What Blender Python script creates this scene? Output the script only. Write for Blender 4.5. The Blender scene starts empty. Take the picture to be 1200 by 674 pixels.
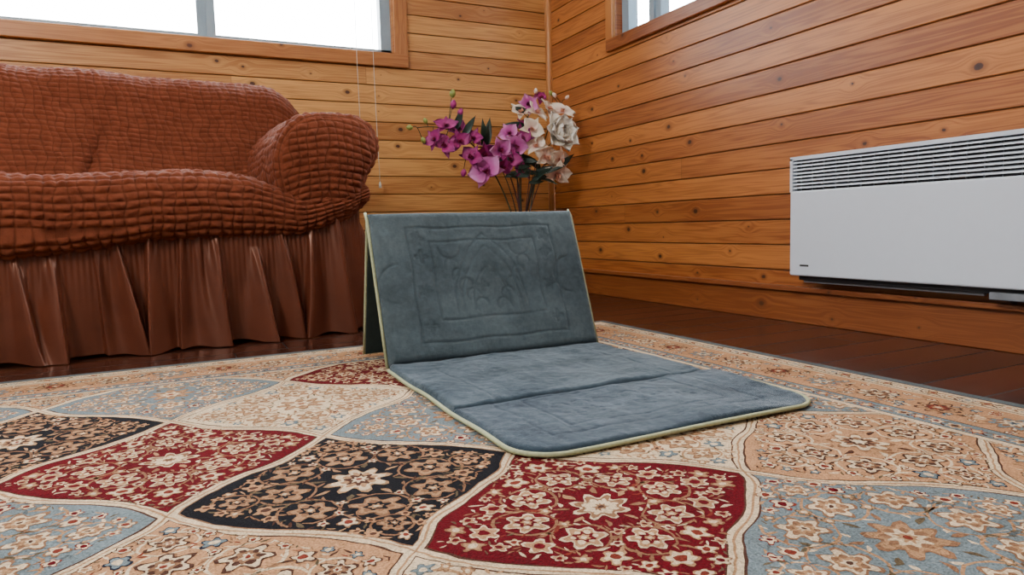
import bpy, bmesh, math, random
import numpy as np
from mathutils import Vector, Matrix, noise

random.seed(7)
PI = math.pi
scene = bpy.context.scene
XR = 1.857      # right wall inner face
YB = 3.26       # back wall inner face
PL = 0.086      # wall board pitch

def lin(r, g, b):
    o = []
    for c in (r, g, b):
        c /= 255.0
        o.append(c/12.92 if c <= 0.04045 else ((c+0.055)/1.055)**2.4)
    return tuple(o)

# ------------------------------------------------------------------ node helpers
class N:
    def __init__(s, name):
        s.mat = bpy.data.materials.new(name)
        s.mat.use_nodes = True
        s.nt = s.mat.node_tree
        s.nt.nodes.clear()
        s.out = s.nt.nodes.new('ShaderNodeOutputMaterial')
        s.b = s.nt.nodes.new('ShaderNodeBsdfPrincipled')
        s.nt.links.new(s.b.outputs[0], s.out.inputs[0])
    def new(s, t, **k):
        n = s.nt.nodes.new(t)
        for a, v in k.items():
            setattr(n, a, v)
        return n
    def set(s, inp, v):
        if isinstance(v, bpy.types.NodeSocket):
            s.nt.links.new(v, inp)
        else:
            inp.default_value = v
    def m(s, op, a, b=0.0, c=0.0):
        n = s.new('ShaderNodeMath', operation=op)
        s.set(n.inputs[0], a); s.set(n.inputs[1], b); s.set(n.inputs[2], c)
        return n.outputs[0]
    def comb(s, x, y, z):
        n = s.new('ShaderNodeCombineXYZ')
        s.set(n.inputs[0], x); s.set(n.inputs[1], y); s.set(n.inputs[2], z)
        return n.outputs[0]
    def coord(s, k='Object'):
        return s.new('ShaderNodeTexCoord').outputs[k]
    def sep(s, v):
        n = s.new('ShaderNodeSeparateXYZ'); s.set(n.inputs[0], v)
        return n.outputs
    def noise(s, v, scale=1.0, detail=3.0, rough=0.55):
        n = s.new('ShaderNodeTexNoise'); s.set(n.inputs['Vector'], v)
        n.inputs['Scale'].default_value = scale
        n.inputs['Detail'].default_value = detail
        n.inputs['Roughness'].default_value = rough
        return n.outputs[0]
    def white(s, v):
        n = s.new('ShaderNodeTexWhiteNoise', noise_dimensions='3D'); s.set(n.inputs['Vector'], v)
        return n.outputs
    def mr(s, v, a, b, c, d, smooth=False):
        n = s.new('ShaderNodeMapRange')
        if smooth: n.interpolation_type = 'SMOOTHSTEP'
        s.set(n.inputs[0], v); s.set(n.inputs[1], a); s.set(n.inputs[2], b); s.set(n.inputs[3], c); s.set(n.inputs[4], d)
        return n.outputs[0]
    def mix(s, f, a, b, bt='MIX'):
        n = s.new('ShaderNodeMix', data_type='RGBA', blend_type=bt)
        s.set(n.inputs[0], f)
        s.set(n.inputs[6], a if not isinstance(a, tuple) else (*a, 1) if len(a) == 3 else a)
        s.set(n.inputs[7], b if not isinstance(b, tuple) else (*b, 1) if len(b) == 3 else b)
        return n.outputs[2]
    def bump(s, h, strength=0.3, dist=0.002):
        n = s.new('ShaderNodeBump')
        n.inputs['Strength'].default_value = strength
        n.inputs['Distance'].default_value = dist
        s.set(n.inputs['Height'], h)
        s.nt.links.new(n.outputs[0], s.b.inputs['Normal'])
    def fin(s, col, rough=0.6, **k):
        s.set(s.b.inputs['Base Color'], col if not isinstance(col, tuple) else (*col, 1))
        s.set(s.b.inputs['Roughness'], rough)
        for a, v in k.items():
            a = a.replace('_', ' ')
            s.set(s.b.inputs[a], v)
        return s.mat

def simple(name, col, rough=0.6, ns=40.0, amt=0.15, bs=0.0, bscale=200.0, bd=0.001, **k):
    n = N(name)
    c = n.coord()
    f = n.noise(c, ns, 4)
    dark = tuple(x*(1-amt) for x in col); lite = tuple(min(1, x*(1+amt)) for x in col)
    col2 = n.mix(n.mr(f, .3, .7, 0, 1), dark, lite)
    if bs > 0:
        n.bump(n.noise(c, bscale, 3), bs, bd)
    return n.fin(col2, rough, **k)

# wood boards -------------------------------------------------------
def board_mat(name, axis, cA, cB, cK, seed=0.0, rough=0.42, boards=True):
    n = N(name)
    X, Y, Z = n.sep(n.coord())
    al = {'X': X, 'Y': Y, 'Z': Z}[axis]
    zz = Z if axis != 'Z' else X
    if boards:
        zp = n.m('DIVIDE', zz, PL)
        pi_ = n.m('FLOOR', zp); fz = n.m('SUBTRACT', zp, pi_)
    else:
        zp = n.m('DIVIDE', zz, 0.35)
        pi_ = n.m('FLOOR', zp); fz = n.m('SUBTRACT', n.m('DIVIDE', zz, PL), n.m('FLOOR', n.m('DIVIDE', zz, PL)))
    r1 = n.white(n.comb(pi_, seed, 1.3))[0]
    a2 = n.m('ADD', n.m('ADD', al, 20.0), n.m('MULTIPLY', r1, 3.7))
    LB = 4.2 if boards else 50.0
    bq = n.m('DIVIDE', a2, LB); bi = n.m('FLOOR', bq); bf = n.m('MULTIPLY', n.m('SUBTRACT', bq, bi), LB)
    tone = n.white(n.comb(pi_, bi, seed+3.1))[0]
    CK = 0.30
    kq = n.m('DIVIDE', a2, CK); ki = n.m('FLOOR', kq); kf = n.m('SUBTRACT', kq, ki)
    kv = n.white(n.comb(pi_, ki, seed+9.7))
    kx, ky, kz = n.sep(kv[1])
    dx = n.m('MULTIPLY', n.m('SUBTRACT', kf, n.m('MULTIPLY_ADD', kx, .7, .15)), CK)
    dz = n.m('MULTIPLY', n.m('SUBTRACT', fz, n.m('MULTIPLY_ADD', ky, .5, .25)), PL*1.35)
    wob = n.m('MULTIPLY', n.m('SUBTRACT', n.noise(n.comb(al, Y if axis == 'X' else X, zz), 120, 2), .5), .005)
    d = n.m('ADD', n.m('SQRT', n.m('ADD', n.m('MULTIPLY', dx, dx), n.m('MULTIPLY', dz, dz))), wob)
    rad = n.m('MULTIPLY', n.m('MAXIMUM', n.m('SUBTRACT', kz, .50), 0.0), .026)
    has = n.m('GREATER_THAN', rad, .0012)
    km = n.m('MULTIPLY', n.mr(d, n.m('MULTIPLY', rad, .75), n.m('ADD', rad, .0008), 1, 0, True), has)
    kcore = n.mr(d, 0.0, rad, .35, 1.0)
    halo = n.m('MULTIPLY', n.mr(d, rad, n.m('MULTIPLY_ADD', rad, 2.2, .004), .55, 0, True), has)
    warp = n.m('MULTIPLY', n.m('MULTIPLY', n.mr(d, 0.0, .07, 1, 0, True), has), n.m('MULTIPLY', dz, 26.0))
    off = n.m('SUBTRACT', n.m('MULTIPLY', pi_, 5.3), warp)
    g1 = n.noise(n.comb(n.m('MULTIPLY', a2, 1.1), n.m('ADD', n.m('MULTIPLY', zz, 26.0), off), tone), 1.0, 2, .5)
    rings = n.m('POWER', n.mr(n.m('SINE', n.m('MULTIPLY', g1, 60.0)), -1, 1, 0, 1), 1.6)
    g2 = n.noise(n.comb(n.m('MULTIPLY', a2, 5.0), n.m('MULTIPLY', zz, 330.0), tone), 1.0, 3, .65)
    g3 = n.noise(n.comb(n.m('MULTIPLY', a2, 1.4), n.m('MULTIPLY', zz, 12.0), tone), 1.0, 3, .5)
    g = n.m('ADD', n.m('MULTIPLY', rings, .44), n.mr(g2, .3, .7, 0, .38))
    g = n.m('ADD', g, n.mr(g3, .3, .7, 0, .38))
    g = n.m('ADD', g, n.m('MULTIPLY', n.m('SUBTRACT', tone, .52), .75))
    col = n.mix(n.m('MINIMUM', n.m('MAXIMUM', g, 0.0), 1.15), cA, cB)
    col = n.mix(halo, col, tuple(x*.55 for x in cB))
    kc = n.mix(kcore, tuple(x*.4 for x in cK), cK)
    col = n.mix(km, col, kc)
    if boards:
        jt = n.m('LESS_THAN', bf, .0025)
        ed = n.mr(n.m('MINIMUM', fz, n.m('SUBTRACT', 1.0, fz)), .010, .036, .88, 0, True)
        col = n.mix(n.m('MAXIMUM', n.m('MULTIPLY', jt, .5), ed), col, tuple(x*.20 for x in cB))
    n.bump(g2, .15, .0006)
    return n.fin(col, rough, Coat_Weight=.12, Coat_Roughness=.28)

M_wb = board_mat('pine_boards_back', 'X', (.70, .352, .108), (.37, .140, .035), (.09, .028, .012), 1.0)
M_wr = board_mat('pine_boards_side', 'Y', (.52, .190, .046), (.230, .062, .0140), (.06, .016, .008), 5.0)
M_tr = board_mat('pine_trim', 'X', (.52, .215, .060), (.32, .105, .026), (.13, .035, .012), 2.0, boards=False)
M_trY = board_mat('pine_trim_side', 'Y', (.40, .138, .036), (.210, .056, .0140), (.10, .028, .012), 4.0, boards=False)
M_trZ = board_mat('pine_trim_upright', 'Z', (.52, .215, .060), (.32, .105, .026), (.13, .035, .012), 6.0, boards=False)

def floor_mat():
    n = N('dark_laminate')
    X, Y, Z = n.sep(n.coord())
    W = .125
    q = n.m('DIVIDE', Y, W); i = n.m('FLOOR', q); f = n.m('SUBTRACT', q, i)
    r = n.white(n.comb(i, 2.0, 0.0))[0]
    a = n.m('ADD', n.m('ADD', X, 20), n.m('MULTIPLY', r, 1.3))
    bq = n.m('DIVIDE', a, .85); bi = n.m('FLOOR', bq); bf = n.m('MULTIPLY', n.m('SUBTRACT', bq, bi), .85)
    tone = n.white(n.comb(i, bi, 4.0))[0]
    g = n.noise(n.comb(n.m('MULTIPLY', a, 3.0), n.m('MULTIPLY', Y, 70.0), tone), 1, 5, .65)
    g = n.m('ADD', n.mr(g, .3, .7, 0, .55), n.m('MULTIPLY', tone, .35))
    col = n.mix(g, (.016, .0045, .003), (.085, .024, .012))
    e = n.m('MAXIMUM', n.m('LESS_THAN', n.m('MINIMUM', f, n.m('SUBTRACT', 1, f)), .02), n.m('LESS_THAN', bf, .004))
    col = n.mix(e, col, (.003, .0015, .001))
    n.bump(n.m('SUBTRACT', n.m('MULTIPLY', g, .3), e), .3, .001)
    return n.fin(col, n.m('MULTIPLY_ADD', e, .4, .22), Specular_IOR_Level=.38)
M_floor = floor_mat()

def fabric(name, ca, cb, rough=.8, sheen=.3, tint=(1, .6, .45), bs=.5, bscale=260, ns=30, spec=.3, crease_shade=False, stint=None):
    n = N(name)
    c = n.coord()
    f = n.noise(c, ns, 4, .6)
    col = n.mix(n.mr(f, .3, .7, 0, 1), ca, cb)
    if crease_shade:
        a = n.new('ShaderNodeAttribute'); a.attribute_name = 'crease_shade'
        col = n.mix(n.m('MULTIPLY', a.outputs['Fac'], .60), col, tuple(x*.28 for x in ca))  # shade between the puckers is painted into the base colour
    n.bump(n.noise(c, bscale, 3, .7), bs, .002)
    kw = {}
    if stint: kw['Specular_Tint'] = (*stint, 1)
    return n.fin(col, rough, Sheen_Weight=sheen, Sheen_Tint=(*tint, 1), Sheen_Roughness=.5, Specular_IOR_Level=spec, **kw)

M_sofa = fabric('rust_seersucker', (.112, .0268, .0118), (.165, .0415, .0185), bs=.8, bscale=240, sheen=.04, spec=.13, rough=.78, crease_shade=True, stint=(1, .7, .5))
M_skirt = fabric('brown_satin_skirt', (.070, .0175, .0085), (.096, .0245, .0115), rough=.35, sheen=.0, bs=.05, ns=8, spec=.48, stint=(1, .62, .46))

# ------------------------------------------------------------------ mesh helpers
def mk(name, verts, faces, mats, smooth=True, midx=None, parent=None, uv=None, loc=None):
    me = bpy.data.meshes.new(name)
    me.from_pydata([tuple(map(float, v)) for v in verts], [], faces)
    for m in (mats if isinstance(mats, (list, tuple)) else [mats]):
        me.materials.append(m)
    if midx is not None:
        me.polygons.foreach_set('material_index', midx)
    me.polygons.foreach_set('use_smooth', [smooth]*len(me.polygons))
    me.update()
    o = bpy.data.objects.new(name, me)
    scene.collection.objects.link(o)
    if parent: o.parent = parent
    if loc: o.location = loc
    return o

def empty(name, loc, label=None, cat=None, rotz=0):
    o = bpy.data.objects.new(name, None)
    o.empty_display_size = .1
    o.location = loc
    o.rotation_euler = (0, 0, rotz)
    scene.collection.objects.link(o)
    if label: o['label'] = label
    if cat: o['category'] = cat
    return o

def boxes(lst, mp=lambda a, d, z: (a, d, z)):
    V, F, I = [], [], []
    for b in lst:
        a0, a1, d0, d1, z0, z1 = b[:6]
        mi = b[6] if len(b) > 6 else 0
        k = len(V)
        V += [mp(a, d, z) for a in (a0, a1) for d in (d0, d1) for z in (z0, z1)]
        for f in ((0, 1, 3, 2), (4, 6, 7, 5), (0, 4, 5, 1), (2, 3, 7, 6), (0, 2, 6, 4), (1, 5, 7, 3)):
            F.append([k+q for q in f]); I.append(mi)
    return V, F, I

def box_obj(name, lst, mats, mp=None, bevel=0.0, parent=None, smooth=False):
    V, F, I = boxes(lst, mp or (lambda a, d, z: (a, d, z)))
    o = mk(name, V, F, mats, smooth, I, parent)
    bm = bmesh.new(); bm.from_mesh(o.data)
    bmesh.ops.recalc_face_normals(bm, faces=bm.faces)
    bm.to_mesh(o.data); bm.free()
    if bevel > 0:
        md = o.modifiers.new('bevel', 'BEVEL'); md.width = bevel; md.segments = 3; md.limit_method = 'ANGLE'
    return o

def tube_data(pts, r, seg=8, closed=False):
    pts = [Vector(p) for p in pts]
    n = len(pts)
    V, F = [], []
    ref = None
    for i, p in enumerate(pts):
        if closed:
            t = (pts[(i+1) % n]-pts[i-1])
        else:
            t = pts[min(i+1, n-1)]-pts[max(i-1, 0)]
        t.normalize()
        if ref is None:
            ref = t.orthogonal().normalized()
        ref = (ref-t*ref.dot(t)).normalized()
        bn = t.cross(ref)
        rr = r[i] if isinstance(r, (list, tuple)) else r
        for k in range(seg):
            a = 2*PI*k/seg
            V.append(p+ref*(math.cos(a)*rr)+bn*(math.sin(a)*rr))
    m = n if closed else n-1
    for i in range(m):
        for k in range(seg):
            a = i*seg+k; b = i*seg+(k+1) % seg
            c = ((i+1) % n)*seg+(k+1) % seg; d = ((i+1) % n)*seg+k
            F.append([a, b, c, d])
    if not closed:
        F.append(list(range(seg))[::-1]); F.append([(n-1)*seg+k for k in range(seg)])
    return V, F

def merge(parts):
    V, F = [], []
    for v, f in parts:
        k = len(V); V += list(v); F += [[a+k for a in q] for q in f]
    return V, F

def bez(p0, p1, p2, n=16):
    p0, p1, p2 = Vector(p0), Vector(p1), Vector(p2)
    return [p0*(1-t)**2+p1*2*t*(1-t)+p2*t*t for t in [i/n for i in range(n+1)]]

def catmull(pts, n, closed=True):
    pts = np.array(pts, float); k = len(pts); out = []
    m = k if closed else k-1
    for i in range(m):
        if closed:
            p = [pts[(i-1) % k], pts[i], pts[(i+1) % k], pts[(i+2) % k]]
        else:
            p = [pts[max(i-1, 0)], pts[i], pts[i+1], pts[min(i+2, k-1)]]
        for j in range(n):
            t = j/n
            out.append(.5*((2*p[1])+(-p[0]+p[2])*t+(2*p[0]-5*p[1]+4*p[2]-p[3])*t*t+(-p[0]+3*p[1]-3*p[2]+p[3])*t**3))
    if not closed: out.append(pts[-1])
    return np.array(out)

def resample(P, n, closed=False):
    Q = np.vstack([P, P[:1]]) if closed else P
    s = np.r_[0, np.cumsum(np.linalg.norm(np.diff(Q, axis=0), axis=1))]
    t = np.linspace(0, s[-1], n+1)
    R = np.stack([np.interp(t, s, Q[:, c]) for c in range(Q.shape[1])], 1)
    return (R[:-1], t[:-1], s[-1]) if closed else (R, t, s[-1])

# ------------------------------------------------------------------ room shell
def strip_wall(name, rects, mat, mp):
    V, F = [], []
    for a0, a1, z0, z1 in rects:
        zs = [(z0, .0)]
        k = math.floor(z0/PL)
        while k*PL < z1+PL:
            for dz, dd in ((-.004, 0), (0, .0045), (.004, 0)):
                z = k*PL+dz
                if z0 < z < z1: zs.append((z, dd))
            k += 1
        zs.append((z1, 0))
        for (za, da), (zb, db) in zip(zs[:-1], zs[1:]):
            i = len(V)
            V += [mp(a0, da, za), mp(a1, da, za), mp(a1, db, zb), mp(a0, db, zb)]
            F.append([i, i+1, i+2, i+3])
    o = mk(name, V, F, mat, False)
    o['kind'] = 'structure'
    return o

mpB = lambda a, d, z: (a, YB+d, z)
mpR = lambda a, d, z: (XR+d, a, z)
XL, YF, ZC = -2.6, -2.2, 2.35
bw = dict(a0=-.96, a1=1.005, z0=1.18, z1=2.0)
rw = dict(a0=.75, a1=2.655, z0=1.183, z1=2.0)
strip_wall('wall_back', [(XL, XR, 0, bw['z0']), (XL, bw['a0'], bw['z0'], bw['z1']), (bw['a1'], XR, bw['z0'], bw['z1']), (XL, XR, bw['z1'], ZC)], M_wb, mpB)
strip_wall('wall_right', [(YF, YB, 0, rw['z0']), (YF, rw['a0'], rw['z0'], rw['z1']), (rw['a1'], YB, rw['z0'], rw['z1']), (YF, YB, rw['z1'], ZC)], M_wr, mpR)
M_ceil = simple('pale_ceiling', (.8, .76, .68), .8)
o = box_obj('floor', [(XL, XR+.15, YF, YB+.15, -.05, 0)], M_floor); o['kind'] = 'structure'
o = box_obj('ceiling', [(XL, XR+.15, YF, YB+.15, ZC, ZC+.05)], M_ceil); o['kind'] = 'structure'

o = box_obj('baseboard_right', [(YF, YB-.001, -.013, 0, 0, .108), (YF, YB-.001, -.030, 0, .106, .122)], M_trY, mpR, .003); o['kind'] = 'structure'
o = box_obj('baseboard_back', [(XL, XR-.032, -.014, 0, 0, .118)], M_tr, mpB, .004); o['kind'] = 'structure'
V, F = tube_data([(XR-.006, YB-.006, .123), (XR-.006, YB-.006, 1.2), (XR-.006, YB-.006, ZC)], .020, 14)
o = mk('trim_1', V, F, M_trZ); o['kind'] = 'structure'

M_vinyl = simple('white_vinyl', lin(140, 160, 174), .35, amt=.03)
gl = N('window_glass')
tb = gl.new('ShaderNodeBsdfTransparent'); gb = gl.new('ShaderNodeBsdfGlossy'); gb.inputs['Roughness'].default_value = .02
mx = gl.new('ShaderNodeMixShader'); mx.inputs[0].default_value = .04
gl.nt.links.new(tb.outputs[0], mx.inputs[1]); gl.nt.links.new(gb.outputs[0], mx.inputs[2]); gl.nt.links.new(mx.outputs[0], gl.out.inputs[0])
M_glass = gl.mat

def window(idx, w, mp, mull, mats, cw=.06, mw=.022):
    a0, a1, z0, z1 = w['a0'], w['a1'], w['z0'], w['z1']
    liner = [(a0, a1, 0, .12, z0-.002, z0+.008), (a0, a1, 0, .12, z1-.008, z1+.002), (a0-.002, a0+.008, 0, .12, z0, z1), (a1-.008, a1+.002, 0, .12, z0, z1)]
    cas = [(a0-cw, a1+cw, -.02, 0, z0-cw, z0+.004), (a0-cw, a1+cw, -.02, 0, z1-.004, z1+cw)]
    casv = [(a0-cw, a0+.004, -.0195, 0, z0, z1), (a1-.004, a1+cw, -.0195, 0, z0, z1)]
    o = box_obj('trim_%d' % (idx*2), liner+cas, mats[0], mp, .004); o['kind'] = 'structure'
    o = box_obj('trim_%d' % (idx*2+1), casv, M_trZ, mp, .004); o['kind'] = 'structure'
    f = .05
    i0, i1, j0, j1 = a0+.008, a1-.008, z0+.008, z1-.008
    L = [(i0, i1, .035, .085, j0, j0+.020), (i0, i1, .035, .085, j1-f, j1), (i0, i0+f, .035, .085, j0, j1), (i1-f, i1, .035, .085, j0, j1)]
    for m in mull:
        L += [(m-mw-.024, m+.005, .04, .085, j0, j1), (m-.01, m+mw+.004, .03, .07, j0, j1)]
    L.append((i0+.01, i1-.01, .058, .061, j0+.01, j1-.01, 1))
    o = box_obj('window_%d' % idx, L, [M_vinyl, M_glass], mp); o['kind'] = 'structure'

window(1, bw, mpB, [.19], [M_tr])
window(2, rw, mpR, [2.42, 1.55], [M_trY], cw=.05, mw=.02)

M_cord = simple('white_cord', (.62, .58, .50), .6, amt=.02)
def blind_cord(x, zb, name='blind_cord'):
    pts = [(x-.012*math.sin((2.0-z)*1.8), YB-.035, z) for z in np.linspace(1.99, zb, 14)]
    V, F = merge([tube_data(pts, .0013, 6), tube_data([(pts[-1][0], YB-.035, zb), (pts[-1][0], YB-.035, zb-.012), (pts[-1][0], YB-.035, zb-.03)], [.002, .006, .007], 8)])
    o = mk(name, V, F, M_cord)
    o['label'] = 'thin white window blind cord with small tassel on the pine wall'; o['category'] = 'blind cord'
    o['group'] = 'window blind cords'
    return o
blind_cord(.90, .575)
blind_cord(.822, .80)

# ------------------------------------------------------------------ rug
RX0, RX1, RY0, RY1 = -1.75, 1.325, -.75, 1.99
pal = dict(
    cream=lin(204, 181, 150), tan=lin(162, 124, 92), gold=lin(174, 130, 96), brown=lin(72, 46, 36), black=lin(15, 14, 19),
    red=lin(86, 3, 15), blue=lin(106, 117, 121), slate=lin(84, 92, 95), navy=lin(32, 36, 48), rust=lin(112, 48, 38),
    olive=lin(88, 75, 56), white=lin(214, 200, 178), dust=lin(130, 95, 71))
names = list(pal)
def rugm(k):
    n = N('rug_'+k)
    c = n.coord()
    f = n.noise(c, 14, 3); f2 = n.noise(c, 340, 2, .7)
    g = n.m('ADD', n.mr(f, .3, .7, -.14, .14), n.mr(f2, .25, .75, -.48, .48))
    n2 = n.new('ShaderNodeHueSaturation'); n.set(n2.inputs['Value'], n.m('ADD', 1.0, g)); n2.inputs['Saturation'].default_value = 1.04
    n2.inputs['Color'].default_value = (*pal[k], 1)
    n.bump(f2, 1.0, .0035)
    return n.fin(n2.outputs[0], .95, Specular_IOR_Level=.1)
rmats = [rugm(k) for k in names]
MI = {k: i for i, k in enumerate(names)}
ZR = .008
class Bag:
    def __init__(s): s.v = []; s.f = []; s.m = []
    def poly(s, pts, c, lv):
        k = len(s.v); z = ZR+.00009*lv
        A = 0
        for i in range(len(pts)):
            x0, y0 = pts[i-1]; x1, y1 = pts[i]; A += x0*y1-x1*y0
        if A < 0: pts = pts[::-1]
        s.v += [(x, y, z) for x, y in pts]
        s.f.append(list(range(k, k+len(pts)))); s.m.append(MI[c])
    def add(s, b, dx, dy):
        k = len(s.v)
        s.v += [(x+dx, y+dy, z) for x, y, z in b.v]
        s.f += [[i+k for i in q] for q in b.f]; s.m += b.m
    def ros(s, cx, cy, R, n, cols, ph=0, lv=5, depth=.24):
        if R > .016:
            sc = [1.0, .86, .60, .48, .26, .13]
            cc = [cols[0], cols[1], cols[0], cols[2], cols[1], cols[3 % len(cols)]]
        else:
            sc = [1.0, .80, .45, .22]; cc = cols
        for j, c in enumerate(cc):
            r0 = R*sc[j]; nv = max(10, 5*n) if j < len(cc)-1 else 8
            nn = n
            pts = []
            for q in range(nv):
                a = 2*PI*q/nv
                cs = math.cos(nn*a+(PI if j >= 3 else 0))
                r = r0*(1+(depth if j < len(cc)-1 else 0)*(abs(cs)**.6*(1 if cs > 0 else -1)))
                pts.append((cx+r*math.cos(a+ph), cy+r*math.sin(a+ph)))
            s.poly(pts, c, lv+j)
    def leaf(s, cx, cy, L, W, ang, c, lv=4):
        ca, sa = math.cos(ang), math.sin(ang)
        pts = []
        for t, w in ((-1, 0), (-.5, .8), (0, 1), (.5, .7), (1, 0), (.5, -.5), (0, -.8), (-.5, -.7)):
            x, y = t*L, w*W+.3*W*(1-t*t)
            pts.append((cx+x*ca-y*sa, cy+x*sa+y*ca))
        s.poly(pts, c, lv)
    def vine(s, P, w, c, lv=3):
        P = [Vector(p) for p in P]
        L, R = [], []
        for i, p in enumerate(P):
            t = (P[min(i+1, len(P)-1)]-P[max(i-1, 0)]).normalized()
            nrm = Vector((-t.y, t.x))*w*.5
            L.append(p+nrm); R.append(p-nrm)
        for i in range(len(P)-1):
            s.poly([tuple(L[i]), tuple(L[i+1]), tuple(R[i+1]), tuple(R[i])], c, lv)

H = .235
def outline(sc=1.0, n=20, a=.0115):
    T, R_, B, L = (0, H), (H, 0), (0, -H), (-H, 0)
    q = 1/math.sqrt(2); pts = []
    def edge(p0, p1, nx, ny, sg, rev):
        for i in range(n):
            t = i/n
            st = (1-t) if rev else t
            off = sg*a*math.sin(2*PI*st)
            pts.append(((p0[0]+(p1[0]-p0[0])*t+nx*off)*sc, (p0[1]+(p1[1]-p0[1])*t+ny*off)*sc))
    edge(T, R_, q, q, -1, False)
    edge(R_, B, -q, q, 1, True)
    edge(B, L, q, q, -1, True)
    edge(L, T, -q, q, 1, False)
    return pts

def cell_bag(kind, seed):
    rr = random.Random(seed); b = Bag()
    P = {
        'R': dict(bg='red', big=['cream', 'dust', 'cream', 'brown'], mid=['cream', 'tan', 'red', 'cream'], sm=[['cream', 'tan', 'red'], ['tan', 'cream', 'rust'], ['dust', 'cream', 'red'], ['dust', 'tan', 'cream']], vine='dust', leaf=['tan', 'dust', 'cream', 'dust', 'rust', 'olive']),
        'K': dict(bg='black', big=['tan', 'cream', 'brown', 'rust'], mid=['dust', 'tan', 'black', 'cream'], sm=[['tan', 'gold', 'brown'], ['dust', 'cream', 'rust'], ['dust', 'tan', 'cream']], vine='dust', leaf=['tan', 'olive', 'dust', 'brown', 'olive']),
        'B': dict(bg='blue', big=['dust', 'tan', 'cream', 'rust'], mid=['dust', 'cream', 'tan', 'brown'], sm=[['dust', 'cream', 'rust'], ['rust', 'cream', 'red'], ['olive', 'tan', 'cream']], vine='tan', leaf=['olive', 'dust', 'cream', 'tan', 'slate']),
        'G': dict(bg='gold', big=['dust', 'cream', 'brown', 'white'], mid=['brown', 'cream', 'dust', 'rust'], sm=[['brown', 'cream', 'rust'], ['navy', 'blue', 'cream'], ['dust', 'cream', 'tan']], vine='cream', leaf=['brown', 'cream', 'dust', 'rust', 'olive', 'cream']),
        'C': dict(bg='cream', big=['dust', 'tan', 'cream', 'rust'], mid=['dust', 'tan', 'cream', 'brown'], sm=[['dust', 'tan', 'cream'], ['slate', 'blue', 'cream'], ['rust', 'gold', 'brown']], vine='tan', leaf=['tan', 'dust', 'olive', 'gold', 'tan']),
    }[kind]
    b.poly(outline(.958), 'brown' if kind != 'K' else 'dust', 1)
    b.poly(outline(.944), P['bg'], 2)
    placed = []
    lim_ = H*.92
    def inside(x, y, r):
        return abs(x)+abs(y)+r*1.45 < lim_
    dense = kind == 'R'
    R0 = .031 if kind == 'R' else .038
    b.ros(0, 0, R0, 8, P['big'], 0, 7)
    for q in range(8):
        a = q*PI/4+PI/8
        b.leaf(math.cos(a)*R0*1.5, math.sin(a)*R0*1.5, .011, .0042, a, P['leaf'][q % 2], 6)
    placed.append((0, 0, R0*1.75))
    if kind == 'R':
        mains = [(.098, 0, .022), (0, .098, .022), (.062, .060, .022), (.150, .0, .016), (0, .150, .016), (.188, 0, .009), (0, .188, .009), (.114, .056, .015), (.056, .114, .015)]
    elif kind == 'K':
        mains = [(.098, 0, .028), (0, .098, .028), (.078, .076, .026), (.158, .0, .018), (0, .158, .018), (.130, .046, .012), (.046, .130, .012), (.192, 0, .009), (0, .192, .009)]
    else:
        mains = [(.096, 0, .026), (0, .096, .026), (.077, .073, .026), (.154, 0, .019), (0, .154, .019), (.130, .044, .013), (.044, .130, .013), (.190, 0, .010), (0, .190, .010)]
    def mirror(x, y):
        return {(x*sx, y*sy) for sx in (1, -1) for sy in (1, -1)}
    for x, y, r in mains:
        cols = P['mid'] if r > .0165 else P['sm'][0 if x > y else 1]
        for mx_, my_ in mirror(x, y):
            b.ros(mx_, my_, r, 6 if r > .015 else 5, cols, math.atan2(my_, mx_), 7)
            placed.append((mx_, my_, r*1.2))
            if r > .0165:
                base = math.atan2(my_, mx_); sg = 1 if mx_*my_ >= 0 else -1
                pts = []
                for i in range(17):
                    t = i/16; a = base+sg*(PI*.1+t*PI*1.9); q = r*(1.32+.36*t)
                    pts.append((mx_+q*math.cos(a), my_+q*math.sin(a)))
                if all(abs(p[0])+abs(p[1]) < lim_ for p in pts):
                    b.vine(pts, .0034, P['vine'], 3)
                    for i in (4, 8, 12):
                        p = pts[i]; a = base+sg*(PI*.1+i/16*PI*1.9)
                        b.leaf(p[0]+.006*math.cos(a), p[1]+.006*math.sin(a), .007, .0028, a+.7*sg, P['leaf'][i % 3], 4)
    tries = 0; n = 0
    lim = 24 if dense else 13
    while tries < 1800 and n < lim:
        tries += 1
        x, y = rr.uniform(.004, lim_), rr.uniform(.004, lim_)
        r = rr.choice([.0120, .0095, .0075] if dense else [.0110, .0085, .007])
        if not inside(x, y, r): continue
        if any((x-px)**2+(y-py)**2 < (r*1.2+pr)**2 for px, py, pr in placed): continue
        cols = rr.choice(P['sm']); ph = rr.uniform(0, 6)
        n += 1
        for mx_, my_ in mirror(x, y):
            b.ros(mx_, my_, r, 5, cols, ph if mx_*my_ > 0 else -ph, 5, .26)
            placed.append((mx_, my_, r*1.15))
    tries = n = 0
    while tries < 4500 and n < (54 if dense else 54):
        tries += 1
        x, y = rr.uniform(.002, lim_), rr.uniform(.002, lim_)
        L = rr.uniform(.0050, .0105)
        if not inside(x, y, L*.6): continue
        if any((x-px)**2+(y-py)**2 < (L*.62+pr)**2 for px, py, pr in placed): continue
        a = rr.uniform(0, PI); c = rr.choice(P['leaf']); n += 1
        for sx in (1, -1):
            for sy in (1, -1):
                aa = a if sx*sy > 0 else -a
                b.leaf(x*sx, y*sy, L, L*.27, aa, c, 4)
                placed.append((x*sx, y*sy, L*.62))
    return b

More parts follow.
